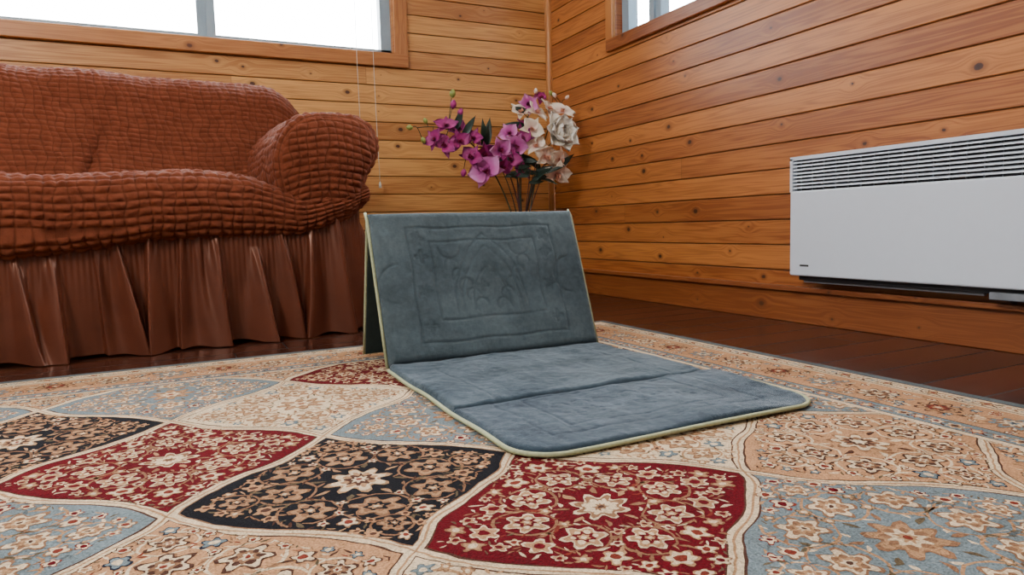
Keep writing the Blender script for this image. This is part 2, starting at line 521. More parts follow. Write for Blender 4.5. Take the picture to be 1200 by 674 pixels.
cbags = {k: [cell_bag(k, 11+ord(k)+s*7) for s in range(2)] for k in 'RKBGC'}
table = {(-2, 0): 'K', (-1, 0): 'R', (0, 0): 'K', (1, 0): 'R', (2, 0): 'B', (-3, 0): 'B', (-3, 1): 'G', (-2, 1): 'B', (-1, 1): 'C', (0, 1): 'B',
         (1, 1): 'C', (2, 1): 'G', (-1, 2): 'R', (0, 2): 'K', (1, 2): 'G', (2, 2): 'B', (-2, 2): 'G', (-3, 2): 'R', (-1, -1): 'B', (0, -1): 'G', (-2, -1): 'R', (1, -1): 'C', (2, -1): 'R'}
rug = Bag()
rug.poly([(RX0, RY0), (RX1, RY0), (RX1, RY1), (RX0, RY1)], 'cream', 0)
for i in range(-9, 6):
    for j in range(-8, 6):
        if (i+j) % 2: continue
        cx, cy = .205+H*i, .91+H*j
        if not (RX0-.05 < cx < RX1-.05 and RY0-.05 < cy < RY1-.05): continue
        p, q = (i-j)//2, (i+j)//2
        k = table.get((p, q)) or 'KRBCG'[(p*2+q*3) % 5]
        b = cbags[k][(p+q) % 2]
        if cx+H > RX1-.001 or cy+H > RY1-.001 or cx-H < RX0+.001 or cy-H < RY0+.001:
            cb = Bag()
            for f, m in zip(b.f, b.m):
                pts = [(b.v[a][0]+cx, b.v[a][1]+cy, b.v[a][2]) for a in f]
                if len(f) > 50:
                    pts = [(min(max(x, RX0+.01), RX1-.01), min(max(y, RY0+.01), RY1-.01), z) for x, y, z in pts]
                elif not all(RX0+.01 < x < RX1-.01 and RY0+.01 < y < RY1-.01 for x, y, z in pts):
                    continue
                kk = len(cb.v); cb.v += pts; cb.f.append(list(range(kk, kk+len(pts)))); cb.m.append(m)
            rug.add(cb, 0, 0)
        else:
            rug.add(b, cx, cy)
for i in range(-9, 6):
    for j in range(-8, 6):
        if (i+j) % 2: continue
        cx, cy = .205+H*i, .91+H*j
        if not (RX0+H+.05 < cx < RX1-H and RY0+H+.05 < cy < RY1-H): continue
        pts = outline(1.0, 26)
        rug.vine([(x+cx, y+cy) for x, y in pts[:53]], .0028, 'tan', 3)
def ring(d0, d1, c, lv):
    o_ = [(RX0+d0, RY0+d0), (RX1-d0, RY0+d0), (RX1-d0, RY1-d0), (RX0+d0, RY1-d0)]
    i_ = [(RX0+d1, RY0+d1), (RX1-d1, RY0+d1), (RX1-d1, RY1-d1), (RX0+d1, RY1-d1)]
    for k in range(4):
        rug.poly([o_[k], o_[(k+1) % 4], i_[(k+1) % 4], i_[k]], c, lv)
for d0, d1, c in [(0, .022, 'slate'), (.022, .026, 'brown'), (.026, .066, 'cream'), (.066, .069, 'brown'), (.069, .076, 'cream'), (.076, .196, 'gold'), (.196, .200, 'brown'), (.200, .238, 'blue'), (.238, .241, 'brown'), (.241, .252, 'cream')]:
    ring(d0, d1, c, 14)
def side(k, d, s):
    if k == 0: return (RX1-d, s)
    if k == 1: return (s, RY1-d)
    if k == 2: return (RX0+d, s)
    return (s, RY0+d)
DM = .136
for k in range(4):
    s0, s1 = (RY0, RY1) if k in (0, 2) else (RX0, RX1)
    rr = random.Random(50+k)
    for d, stp, pals in ((.046, .032, [['brown', 'tan', 'rust'], ['slate', 'cream', 'blue'], ['dust', 'cream', 'gold']]), (.219, .032, [['dust', 'cream', 'red'], ['rust', 'gold', 'cream'], ['cream', 'tan', 'brown']])):
        s = s0+.06+d; n = 0
        while s < s1-.05-d:
            x, y = side(k, d, s)
            rug.ros(x, y, .0115, 6, pals[n % 3], 0, 16)
            x, y = side(k, d+.007, s+stp/2); rug.leaf(x, y, .008, .003, .8, 'brown' if n % 2 else 'dust', 16)
            x, y = side(k, d-.007, s+stp/2); rug.leaf(x, y, .008, .003, -.8, 'olive' if n % 2 else 'tan', 16)
            s += stp; n += 1
    s = s0+.16; n = 0
    while s < s1-.16:
        x, y = side(k, DM, s)
        big = [['brown', 'cream', 'dust', 'gold'], ['dust', 'blue', 'cream', 'navy'], ['brown', 'tan', 'rust', 'cream']][n % 3]
        rug.ros(x, y, .032, 8, big, 0, 17)
        for q in range(22):
            dd = DM+rr.uniform(-.050, .050); ss = s+.036+.0034*q+rr.uniform(-.004, .004)
            x, y = side(k, dd, ss)
            if q % 3 == 0: rug.ros(x, y, .0085, 5, rr.choice([['brown', 'cream', 'rust'], ['navy', 'blue', 'cream'], ['cream', 'rust', 'gold'], ['slate', 'cream', 'brown']]), 0, 17)
            else: rug.leaf(x, y, .010, .0034, rr.uniform(0, 3), rr.choice(['brown', 'cream', 'dust', 'olive', 'blue', 'cream']), 16)
        pts = [side(k, DM+.042*math.sin(2*PI*i/16+n*PI), s+.12*i/16) for i in range(17)]
        rug.vine(pts, .0032, 'dust', 15)
        s += .12; n += 1
VV = np.array(rug.v)
inn = (VV[:, 0] > RX0+.03) & (VV[:, 0] < RX1-.03) & (VV[:, 1] > RY0+.03) & (VV[:, 1] < RY1-.03)
def wv(x, y, f, s):
    return np.sin(x*f+s)*np.cos(y*f*1.13+s*2)+.6*np.sin(x*f*2.3+y*f*1.7+s)
ax, ay = VV[:, 0].copy(), VV[:, 1].copy()
VV[:, 0] += inn*(.0014*wv(ax, ay, 160, 1.0)+.003*wv(ax, ay, 21, 4.0))
VV[:, 1] += inn*(.0014*wv(ay, ax, 173, 2.0)+.003*wv(ay, ax, 19, 5.0))
rv = [tuple(p) for p in VV.tolist()]
bv, bf, _ = boxes([(RX0-.001, RX1+.001, RY0-.001, RY1+.001, .0005, ZR-.0002)])
k = len(rv); rv += bv; rug.f += [[a+k for a in q] for q in bf]; rug.m += [MI['slate']]*6
rugo = mk('area_rug', rv, rug.f, rmats, False, rug.m)
rugo['label'] = 'large oriental rug with red, black, blue and tan ogee floral panels'; rugo['category'] = 'rug'

# ------------------------------------------------------------------ folding mat
def plush(name, ca, cb, cl, sx, sy):
    n = N(name)
    c = n.coord()
    X, Y, Z = n.sep(c)
    a = n.new('ShaderNodeAttribute'); a.attribute_name = 'emboss'
    cs = n.comb(n.m('MULTIPLY', X, sx), n.m('MULTIPLY', Y, sy), n.m('MULTIPLY', Z, sy))
    f = n.noise(cs, 1.0, 6, .62); f2 = n.noise(c, 90, 3, .6)
    g = n.m('ADD', n.mr(f, .30, .70, 0, .65), n.m('MULTIPLY', n.m('SUBTRACT', f2, .34), .6))
    g = n.m('MINIMUM', n.m('MAXIMUM', g, 0.0), 1.0)
    col = n.mix(g, ca, cb)  # brushed highlights of the pile are mixed into the colour as broad noise
    col = n.mix(n.m('MULTIPLY', a.outputs['Fac'], .34), col, cl)
    n.bump(n.m('ADD', n.noise(c, 800, 2, .7), n.m('MULTIPLY', n.noise(c, 120, 3, .7), 1.2)), .75, .0018)
    return n.fin(col, .8, Sheen_Weight=n.m('MULTIPLY_ADD', g, .65, .15), Sheen_Roughness=.3, Sheen_Tint=(.86, .94, 1, 1), Specular_IOR_Level=.12)
M_plush = plush('slate_plush', lin(52, 63, 69), lin(92, 105, 110), lin(34, 44, 50), 5, 7)
M_plush2 = plush('blue_slate_plush', lin(36, 50, 61), lin(80, 95, 105), lin(28, 38, 48), 5, 10)
M_plush3 = plush('deep_blue_slate_plush', lin(30, 43, 55), lin(70, 85, 97), lin(22, 32, 42), 5, 10)
M_under = simple('dark_green_backing', lin(34, 46, 42), .85, 60, .15, .3, 500)
M_pipe = simple('pale_green_binding', lin(158, 162, 124), .7, 200, .15, .4, 900)

def seg_dist(P, lines):
    D = np.full(len(P), 1.0)
    for L in lines:
        L = np.array(L)
        for a, b in zip(L[:-1], L[1:]):
            ab = b-a; l2 = max(ab@ab, 1e-12)
            t = np.clip(((P-a)@ab)/l2, 0, 1)
            d = np.linalg.norm(P-(a+t[:, None]*ab), axis=1)
            D = np.minimum(D, d)
    return D

def rect(x0, x1, y0, y1): return [(x0, y0), (x1, y0), (x1, y1), (x0, y1), (x0, y0)]
def circ(cx, cy, r, a0=0, a1=2*PI, n=16, ky=1.0): return [(cx+r*math.cos(a0+(a1-a0)*i/n), cy+ky*r*math.sin(a0+(a1-a0)*i/n)) for i in range(n+1)]
def arch(cx, y0, w, hgt):
    L = []
    for i in range(21):
        t = i/20
        x = cx+w*math.cos(PI*t)*-1*(1-.12*math.sin(PI*t*2)**2)
        L.append((x, y0+hgt*(math.sin(PI*t)**.75)*(1+.12*math.exp(-((t-.5)/.07)**2))))
    return L
def flower2(cx, cy, r, k=5):
    return [(cx+r*(.6+.4*math.cos(k*a))*math.cos(a), cy+r*(.6+.4*math.cos(k*a))*math.sin(a)) for a in [2*PI*i/30 for i in range(31)]]

MW = .585
MX0, MX1 = .432, .432+MW
base = Vector((MX0+MW/2, 1.35, 0))
mat_e = empty('folding_floor_mat', tuple(base), 'blue-grey plush folding backrest mat with pale green piping on the rug', 'floor mat')

def panel(name, W, Hh, T, lines, M, rc=0.0, label=None, mats=None, wrinkle=.0015, seed=0, depth=.0024, r=.014, faint=None, wmin=.6):
    nx, ny = int(W/.0028), int(Hh/.0028)
    xs = np.linspace(-1, 1, nx); ys = np.linspace(0, 1, ny)
    xs = np.sign(xs)*np.abs(xs)**.9
    Yg = (ys+.06*np.sin(2*PI*ys)*-1/ (2*PI))*Hh
    V = np.zeros((ny, nx, 3))
    for j, y in enumerate(Yg):
        hw = W/2
        if rc > 0 and y < rc: hw -= rc-math.sqrt(max(0, rc*rc-(rc-y)**2))
        V[j, :, 0] = xs*hw; V[j, :, 1] = y
    P = V[:, :, :2].reshape(-1, 2)
    px = np.abs(P[:, 0]); py = P[:, 1]
    d = np.minimum(W/2-px, np.minimum(py, Hh-py))
    if rc > 0:
        inc = (px > W/2-rc) & (py < rc)
        dd = rc-np.hypot(px-(W/2-rc), py-rc)
        d = np.where(inc, dd, d)
    d = np.clip(d, 0, 1)
    edge = np.sqrt(np.clip(1-(1-np.minimum(d/r, 1))**2, 0, 1))
    z = T*(.30+.70*edge)*np.minimum(1, .3+edge)
    lp = np.array(P); lp[:, 0] += W/2
    lp[:, 0] += .002*np.sin(lp[:, 1]*40+seed); lp[:, 1] += .002*np.sin(lp[:, 0]*37+seed)
    D = seg_dist(lp, lines) if lines else np.full(len(P), 1.)
    e = np.exp(-(D/.0028)**2)*.85
    if faint:
        D2 = seg_dist(lp, faint)
        wear = np.array([wmin+.5*noise.noise(Vector((p[0]*14, p[1]*14, 2.0+seed))) for p in P])
        e = np.maximum(e, np.exp(-(D2/.0028)**2)*np.clip(wear, 0, 1))
    z = z-depth*e
    und = np.array([noise.noise(Vector((p[0]*6+seed, p[1]*6, seed)))*2.4+noise.noise(Vector((p[0]*20, p[1]*15+seed, 3.0)))+.45*noise.noise(Vector((p[0]*55, p[1]*45+seed, 6.0))) for p in P])
    z += wrinkle*und*edge
    top = np.c_[P, z]
    bot = np.c_[P, np.zeros(len(P))]
    A = np.vstack([top, bot]); n = len(P)
    F = []; I = []
    idx = np.arange(n).reshape(ny, nx)
    for j in range(ny-1):
        for i in range(nx-1):
            F.append([idx[j, i], idx[j, i+1], idx[j+1, i+1], idx[j+1, i]]); I.append(0)
    for j in range(ny-1):
        for i in range(nx-1):
            F.append([n+idx[j, i], n+idx[j+1, i], n+idx[j+1, i+1], n+idx[j, i+1]]); I.append(1)
    bd = list(idx[0, :])+list(idx[1:, -1])+list(idx[-1, -2::-1])+list(idx[-2:0:-1, 0])
    for a, b in zip(bd, bd[1:]+bd[:1]):
        F.append([a, n+a, n+b, b]); I.append(0)
    F = [[int(q) for q in f] for f in F]
    Wd = [(M @ Vector(v))-base for v in A]
    o = mk(name, Wd, F, mats or [M_plush, M_under], True, I, mat_e)
    at = o.data.attributes.new('emboss', 'FLOAT', 'POINT')
    at.data.foreach_set('value', np.r_[e, np.zeros(n)].astype(np.float32))
    if label: o['label'] = label
    return o

z0 = ZR+.003
bx = MX0+MW/2
ridge = Vector((bx, 1.700, .385)); foot = Vector((bx, 1.566, z0+.008))
def frame(o_, ux, uy):
    ux = ux.normalized(); uy = uy.normalized(); uz = ux.cross(uy)
    m = Matrix((ux, uy, uz)).transposed().to_4x4(); m.translation = o_
    return m
W = MW
Hb = (ridge-foot).length
Lb = [rect(.088, W-.088, .045, Hb-.048)]
Lf_ = [rect(.145, W-.145, .10, Hb-.085)]
for w_, h_ in ((.10, .18), (.082, .15), (.052, .105)):
    Lf_.append(arch(W/2, .12, w_, h_))
for sx in (-1, 1):
    for k in range(5):
        Lf_.append(circ(W/2+sx*(.030+.018*k), .13+.028*k, .018, 0, PI*1.2, 10))
    for k in range(3): Lf_.append(flower2(W/2+sx*(W/2-.116), .085+.09*k, .017, 4+k % 2))
    Lf_.append(flower2(W/2+sx*(W/2-.112), Hb-.078, .018, 5))
    Lf_.append(flower2(W/2+sx*.02, .2+.02*sx, .016, 4)); Lf_.append(circ(W/2+sx*(W/2-.05), .2, .05, PI/2, PI*1.5, 12))
    Lf_.append(circ(W/2+sx*.10, Hb-.10, .03, PI, 2*PI, 8))
panel('backrest_panel', W, Hb, .026, Lb, frame(foot, Vector((1, 0, 0)), ridge-foot), seed=1, wrinkle=.0022, r=.020, faint=Lf_, wmin=.72)
rfoot = Vector((bx, 1.800, z0+.006))
rtop = ridge+Vector((0, .001, -.002))
panel('rear_support_panel', W-.012, (rtop-rfoot).length, .016, [], frame(rfoot, Vector((-1, 0, 0)), rtop-rfoot), seed=2)
SB, SF, SE = 1.556, 1.135, .846
Hs = SB-SF
panel('seat_panel', W, Hs, .018, [], frame(Vector((bx, SF, z0)), Vector((1, 0, 0)), Vector((0, 1, 0))), seed=3, wrinkle=.0028, r=.011, mats=[M_plush2, M_under], faint=[rect(.085, W-.085, -.1, Hs-.06)]+[flower2(.16+.09*k, Hs-.035, .012, 5) for k in range(4)], wmin=.55)
Hf = SF-SE
Lf = [rect(.075, W-.065, .055, Hf+.1), rect(.13, W-.12, .09, Hf-.02)]
for sx in (-1, 1):
    for k in range(3):
        Lf.append(flower2(W/2+sx*(.03+.045*k), .145+.012*(k % 2), .020, 5)); Lf.append(circ(W/2+sx*(.03+.045*k), .20, .018, 0, PI, 10))
rc = .078; bxf = bx+.012
panel('front_panel', W+.030, Hf, .013, [], frame(Vector((bxf, SE, z0)), Vector((1, 0, 0)), Vector((0, 1, 0))), rc=rc, seed=4, wrinkle=.0026, r=.010, mats=[M_plush3, M_under], faint=Lf, wmin=.6)
pp = []
w2 = W/2+.003; wf = W/2+.017
path = [(bx-w2, SB-.01), (bx-w2, SF+.2), (bx-w2-.002, SF+.03), (bxf-wf, SF-.05), (bxf-wf, SE+rc+.03)]
path += [(bxf-wf+rc-rc*math.cos(a), SE-.002+rc-rc*math.sin(a)) for a in np.linspace(0, PI/2, 8)]
path += [(bx-.1, SE-.004), (bx+.1, SE-.004)]
path += [(bxf+wf-rc+rc*math.sin(a), SE-.002+rc-rc*math.cos(a)) for a in np.linspace(0, PI/2, 8)]
path += [(bxf+wf, SE+rc+.03), (bxf+wf, SF-.04), (bx+w2+.003, SF+.03), (bx+w2, SF+.2), (bx+w2, SB-.01)]
c, _, _ = resample(catmull(path, 6, False), 160)
pts = [Vector((x, y, z0+.0045+.0015*math.sin(y*23+x*9)))-base for x, y in c]
pp.append(tube_data(pts, .0041, 8))
for sx in (-1, 1):
    off = Vector((sx*(W/2+.002), 0, 0)); nb = Vector((0, -.006, .002))
    p = [foot+off+nb+(ridge-foot)*t for t in (0, .25, .5, .75, .96)]
    q = [Vector(a)-base for a in p]+[ridge+off+Vector((0, .002, .004))-base]
    off2 = Vector((sx*(W/2-.004), 0, 0))
    q += [rfoot+off2+Vector((0, .004, 0))+(rtop-rfoot)*t-base for t in (.96, .75, .5, .25, .0)]
    pp.append(tube_data(q, .0041, 8))
q = [rfoot+Vector((s*(W/2-.004), .004, .002))-base for s in (-1, 0, 1)]
pp.append(tube_data(q, .0041, 8))
V, F = merge(pp)
o = mk('piping', V, F, M_pipe, True, None, mat_e); o['label'] = 'pale green binding around the mat edges'

# ------------------------------------------------------------------ sofa
piv = Vector((.60, 2.33, 0))
sofa = empty('sofa', tuple(piv), 'rust-brown sofa in bubbled seersucker slipcover with gathered skirt', 'sofa', math.radians(5))
def puffy(name, P, U, Vv, closed, amp, mat, flip=False, lump=.008, seed=0.0, cell=.025, parent=sofa, fade=None, irr=.5):
    ny, nx, _ = P.shape
    if closed:
        Pe = np.concatenate([P[:, -2:], P, P[:, :2]], 1)
        du = np.gradient(Pe, axis=1)[:, 2:-2]
    else:
        du = np.gradient(P, axis=1)
    dv = np.gradient(P, axis=0)
    nrm = np.cross(du, dv); ln = np.linalg.norm(nrm, axis=2, keepdims=True); nrm = nrm/np.maximum(ln, 1e-9)
    if flip: nrm = -nrm
    lmp = np.zeros((ny, nx)); wu = np.zeros((ny, nx)); wv_ = np.zeros((ny, nx)); va = np.zeros((ny, nx)); vb = np.zeros((ny, nx))
    for j in range(ny):
        for i in range(nx):
            p = Vector(P[j, i])
            lmp[j, i] = noise.noise(p*4.0+Vector((seed, 0, 0)))
            wu[j, i] = noise.noise(p*17+Vector((0, seed, 5))); wv_[j, i] = noise.noise(p*9+Vector((9, seed, 0)))
            va[j, i] = noise.noise(p*38+Vector((9, seed, 7))); vb[j, i] = noise.noise(p*95+Vector((2, seed, 7)))
    u = (U+.017*wu)/(cell*1.20); v = (Vv+.008*wv_)/(cell*.88)
    su = np.abs(np.sin(PI*u)); sv = np.abs(np.sin(PI*v))
    b = (su**.45)*(sv**.7)*(1+irr*va)+.24*vb
    cr = np.clip(1-np.minimum(su*1.3, sv*.8)/.42, 0, 1)  # mask for the painted shade in the valleys between bubbles
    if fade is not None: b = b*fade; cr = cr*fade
    Q = P+nrm*(lump*lmp+amp*b)[:, :, None]
    idx = np.arange(ny*nx).reshape(ny, nx)
    F = []
    for j in range(ny-1):
        for i in range(nx if closed else nx-1):
            i2 = (i+1) % nx
            f = [int(idx[j, i]), int(idx[j, i2]), int(idx[j+1, i2]), int(idx[j+1, i])]
            F.append(f[::-1] if flip else f)
    if closed:
        F.append([int(a) for a in idx[0]]); F.append([int(a) for a in idx[-1]])
    W_ = Q.reshape(-1, 3)-np.array(piv)
    o = mk(name, W_, F, mat, True, None, parent)
    at = o.data.attributes.new('crease_shade', 'FLOAT', 'POINT')
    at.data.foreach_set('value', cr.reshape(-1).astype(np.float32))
    return o

SX0, SX1 = -1.45, .60
prof = catmull([(2.74, .40), (2.80, .52), (2.87, .66), (2.925, .80), (2.965, .90), (3.03, .945), (3.10, .925), (3.135, .84), (3.14, .60), (3.14, .20)], 12, False)
prof, pt, _ = resample(prof, 380)
L0, L1 = -1.44, .60
nx = 740
xs = np.linspace(0, 1, nx); xx = L0+(L1-L0)*xs
P = np.zeros((len(prof), nx, 3)); U = np.zeros((len(prof), nx)); Vv = np.zeros_like(U)
cy, cz = 3.0, .45
for i, x in enumerate(xx):
    dR = min(x-L0, L1-x)
    t = min(dR/.19, 1.0)
    sc = (1-(1-t)**2.2)**(1/2.2)
    sc = .02+.98*sc
    for j, (y, z) in enumerate(prof):
        dd_ = x-(-.165+.34*(z-.7))
        fz_ = max(0, min(1, (.84-z)/.20))
        sag = .028*math.exp(-(dd_/.024)**2)*fz_
        P[j, i] = (x, cy+(y-cy)*(.35+.65*sc)+(sag if y < 3.0 else 0), cz+(z-cz)*(.25+.75*sc)-(.012*math.sin(x*3.0)))
        U[j, i] = x+.10*(z-.5)
    Vv[:, i] = pt
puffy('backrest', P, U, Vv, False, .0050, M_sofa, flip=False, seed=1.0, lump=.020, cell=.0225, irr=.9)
BC = .026
def arm(flipx, name='armrest'):
    cs = [(.660, .615), (.646, .690), (.595, .733), (.50, .742), (.40, .732), (.335, .675), (.302, .58), (.306, .47), (.35, .375), (.46, .352), (.570, .395), (.598, .45), (.620, .53)]
    C, ct, L = resample(catmull(cs, 12, True), 360, True)
    cx_, cz_ = .480, .56
    K = round(L/(BC*1.2))
    ct = ct/L*K*BC*1.2
    ys = np.r_[np.linspace(0, 1, 100)**1.9*.085, np.linspace(.089, .78, 178)]
    P = np.zeros((len(ys), len(C), 3)); U = np.zeros((len(ys), len(C))); Vv = np.zeros_like(U); fd = np.ones_like(U)
    arc = 0; prev = None
    for j, y in enumerate(ys):
        t = min(y/.080, 1.0)
        sc = (1-(1-t)**2.5)**(1/2.5); sc = max(sc, .004)
        back = 1-.10*max(0, (y-.1))/.7
        if prev is not None: arc += math.hypot(y-prev[0], (sc-prev[1])*.14)
        prev = (y, sc)
        X_ = cx_+(C[:, 0]-cx_)*sc; Z_ = cz_+(C[:, 1]-cz_)*sc*back
        if flipx: X_ = (SX0+SX1)-X_
        P[j, :, 0] = X_; P[j, :, 1] = 2.318+y; P[j, :, 2] = Z_
        if sc < .88:
            U[j] = X_+.5*(Z_-.5)*(X_-.475); Vv[j] = Z_+1.2*(X_-.475)**2
            fd[j] = min(1, (.88-sc)/.03)
        else:
            U[j] = ct; Vv[j] = arc
            fd[j] = min(1, (sc-.88)/.03)
    fd = .3+.7*fd
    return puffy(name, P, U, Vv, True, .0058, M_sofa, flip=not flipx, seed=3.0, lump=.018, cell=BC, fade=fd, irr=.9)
arm(False)
arm(True)
prof = catmull([(2.40, .325), (2.345, .352), (2.325, .41), (2.325, .475), (2.345, .515), (2.40, .535), (2.55, .53), (2.72, .51), (2.86, .48)], 12, False)
prof, pt, _ = resample(prof, 260)
L0, L1 = SX0+.25, .615
nx = 700
xx = np.linspace(L0, L1, nx)
P = np.zeros((len(prof), nx, 3)); U = np.zeros((len(prof), nx)); Vv = np.zeros_like(U)
for i, x in enumerate(xx):
    dn = max(0, (x-.22)/.40)
    for j, (y, z) in enumerate(prof):
        lo = .03*max(0, min(1, (-x-.05)/.35))*(1 if z < .38 else 0)
        zz = z - (z-.345)*min(1, dn*1.0)*.72 - lo*(1 if y < 2.45 else 0)
        zz += .10*max(0, (x-.36)/.25)**1.3
        P[j, i] = (x, y+.01*math.sin(x*7)+.045*dn*dn, zz+.006*math.sin(x*9+1))
        U[j, i] = x; Vv[j, i] = pt[j]
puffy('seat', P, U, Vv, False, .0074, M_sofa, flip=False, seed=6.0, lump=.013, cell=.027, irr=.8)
# skirt
path = [(SX0+.02, 3.12), (SX0+.02, 2.40), (SX0+.05, 2.362), (-.5, 2.362), (.54, 2.362), (.585, 2.375), (.600, 2.42), (.600, 3.12)]
pa = np.array(path)
c, st, Ltot = resample(pa, 2600)
tg = np.gradient(c, axis=0); tg /= np.linalg.norm(tg, axis=1, keepdims=True)
for _ in range(40):
    tg[1:-1] = (tg[:-2]+tg[1:-1]+tg[2:])/3
tg /= np.linalg.norm(tg, axis=1, keepdims=True)
nr = np.c_[tg[:, 1], -tg[:, 0]]
mid = np.argmin(np.abs(c[:, 0])+np.abs(c[:, 1]-2.362))
if nr[mid, 1] > 0: nr = -nr
nz = 64
rs = random.Random(12)
folds = []
s = .03
while s < Ltot:
    big = rs.random() < .55
    folds.append((s, rs.uniform(.048, .074) if big else rs.uniform(.018, .034), rs.uniform(.021, .032) if big else rs.uniform(.011, .018), rs.uniform(-.06, .06), rs.uniform(.0, .30), rs.choice((-1, 1))))
    s += rs.uniform(.070, .125) if big else rs.uniform(.032, .06)
V = []
n = len(c)
for k in range(nz):
    t = k/(nz-1)
    disp = np.zeros(n); lean = np.zeros(n)
    for (s0, A, w_, dr, t0, sg_) in folds:
        tt = max(0.0, (t-t0)/(1-t0))
        ww = w_*(.32+.80*t)
        q = (st-s0-dr*t*.6)/ww
        g_ = np.exp(-np.abs(q)**2.1)
        disp += (A*tt**.65)*g_+.004*g_*(1-t)
        lean += sg_*A*.6*tt*g_
    for i in range(n):
        s = st[i]
        x0, y0 = c[i]
        d_ = disp[i]
        ztop = .405+.006*math.sin(s*20)
        if x0 < -.05 and y0 < 2.5: ztop -= .03*min(1, (-x0-.05)/.35)
        if x0 > .36: ztop += .10*min(1, (x0-.36)/.22)**1.3
        hem = .014-.011*min(1, d_/.045)+.004*noise.noise(Vector((s*5, 0, 2)))
        z = ztop+(max(hem, .002)-ztop)*t
        ga = .0050*math.sin(2*PI*s/.015+2*noise.noise(Vector((s*8, 0, 0))))*math.exp(-t*5)
        fine = .0026*noise.noise(Vector((s*20, t*2.6, 3.0)))*min(1, t*4)
        out = -.012+.026*t+d_+ga+fine
        sh = lean[i]+.012*t*noise.noise(Vector((s*7, 9.0, t)))
        V.append((x0+nr[i, 0]*out+tg[i, 0]*sh-piv.x, y0+nr[i, 1]*out+tg[i, 1]*sh-piv.y, z))
F = []
for k in range(nz-1):
    for i in range(n-1):
        a = k*n+i
        F.append([a, a+1, a+n+1, a+n])
o = mk('skirt', V, F, M_skirt, True, None, sofa); o['label'] = 'smooth brown gathered skirt reaching the floor'

# ------------------------------------------------------------------ heater
M_hw = simple('heater_white', lin(206, 213, 224), .3, amt=.01)
M_hd = simple('heater_dark', (.012, .012, .014), .5)
M_hg = simple('heater_grey', lin(120, 124, 130), .45)
HX, H0, H1 = 1.767, .70, 1.577
ht = empty('convector_heater', (XR-.045, (H0+H1)/2, .174), 'white wall-mounted convector heater with louvred grille on the pine wall', 'heater')
hb = Vector(ht.location)
def hbox(name, lst, mats, bevel=0.0):
    return box_obj(name, lst, mats, lambda a, d, z: (a-hb.x, d-hb.y, z-hb.z), bevel, ht)
hbox('housing', [(HX+.024, XR-.008, H0+.006, H1-.006, .174, .530), (XR-.012, XR-.0005, H0+.15, H0+.2, .22, .46), (XR-.012, XR-.0005, H1-.2, H1-.15, .22, .46)], M_hw, .004)
hbox('front_panel', [(HX, HX+.022, H0, H1, .165, .433)], M_hw, .006)
L = [(HX+.0205, HX+.0235, H0+.008, H1-.008, .433, .530, 1)]
L += [(HX, HX+.026, H0, H1, .5285, .5395, 0), (HX, HX+.024, H0, H0+.010, .430, .535, 0), (HX, HX+.024, H1-.010, H1, .430, .535, 0)]
y = H0+.05
while y < H1-.02:
    L.append((HX+.015, HX+.0204, y, y+.0008, .433, .530, 2)); y += .042
hbox('grille', L, [M_hw, M_hd, M_hg], 0)
V, F = [], []
nl = 8
for k in range(nl):
    z = .4375+(.5275-.4375)*(k+.5)/nl
    i = len(V)
    for y in (H0+.009, H1-.009):
        V += [(HX+.002-hb.x, y-hb.y, z-.0034-hb.z), (HX+.0035-hb.x, y-hb.y, z+.0004-hb.z), (HX+.014-hb.x, y-hb.y, z+.0034-hb.z), (HX+.014-hb.x, y-hb.y, z+.0018-hb.z)]
    F += [[i, i+1, i+5, i+4], [i+1, i+2, i+6, i+5], [i+2, i+3, i+7, i+6], [i+3, i, i+4, i+7]]
mk('louvre', V, F, M_hw, False, None, ht)
hbox('lower_bracket', [(HX+.02, XR-.02, H0+.03, H1-.02, .150, .172, 0), (HX+.012, HX+.05, H0+.03, H0+.28, .136, .155, 1), (HX+.03, HX+.045, H0+.3, H1-.03, .142, .152, 1)], [M_hd, M_hg], .003)
hbox('badge', [(HX-.0008, HX+.002, 1.502, 1.535, .1955, .2015)], M_hd)

# ------------------------------------------------------------------ flowers
def petal_mat(name, stops, sc, rough=.55):
    n = N(name)
    v = n.coord()
    ln = n.new('ShaderNodeVectorMath', operation='LENGTH'); n.set(ln.inputs[0], v)
    r = n.m('ADD', n.m('DIVIDE', ln.outputs['Value'], sc), n.m('MULTIPLY', n.m('SUBTRACT', n.noise(v, 60, 3), .5), .35))
    cr = n.new('ShaderNodeValToRGB'); n.set(cr.inputs[0], r)
    cr.color_ramp.elements[0].position = stops[0][0]; cr.color_ramp.elements[0].color = (*stops[0][1], 1)
    cr.color_ramp.elements[1].position = stops[-1][0]; cr.color_ramp.elements[1].color = (*stops[-1][1], 1)
    for p, c_ in stops[1:-1]:
        e = cr.color_ramp.elements.new(p); e.color = (*c_, 1)
    return n.fin(cr.outputs[0], rough, Sheen_Weight=.1)
M_pur = petal_mat('magenta_petal', [(0, lin(88, 4, 52)), (.35, lin(158, 22, 110)), (.8, lin(130, 15, 98)), (1, lin(196, 90, 160))], .055)
M_lil = petal_mat('lilac_petal', [(0, lin(130, 20, 96)), (.4, lin(198, 84, 164)), (1, lin(222, 156, 206))], .055)
M_whi = petal_mat('blush_petal', [(0, lin(196, 110, 105)), (.22, lin(234, 204, 188)), (.55, lin(243, 226, 206)), (1, lin(245, 232, 212))], .055)
M_peo = petal_mat('cream_petal', [(0, lin(236, 210, 176)), (.5, lin(248, 240, 226)), (1, lin(252, 248, 240))], .075)
M_lip = simple('orchid_lip', lin(120, 15, 55), .5)
M_lipy = simple('orchid_lip_cream', lin(212, 150, 122), .5)
M_stem = simple('stem_green', lin(54, 58, 34), .6, 40, .3)
M_stemr = simple('stem_brown', lin(70, 34, 34), .6, 40, .3)
M_leaf = simple('leaf_dark_green', lin(26, 46, 36), .45, 30, .3)
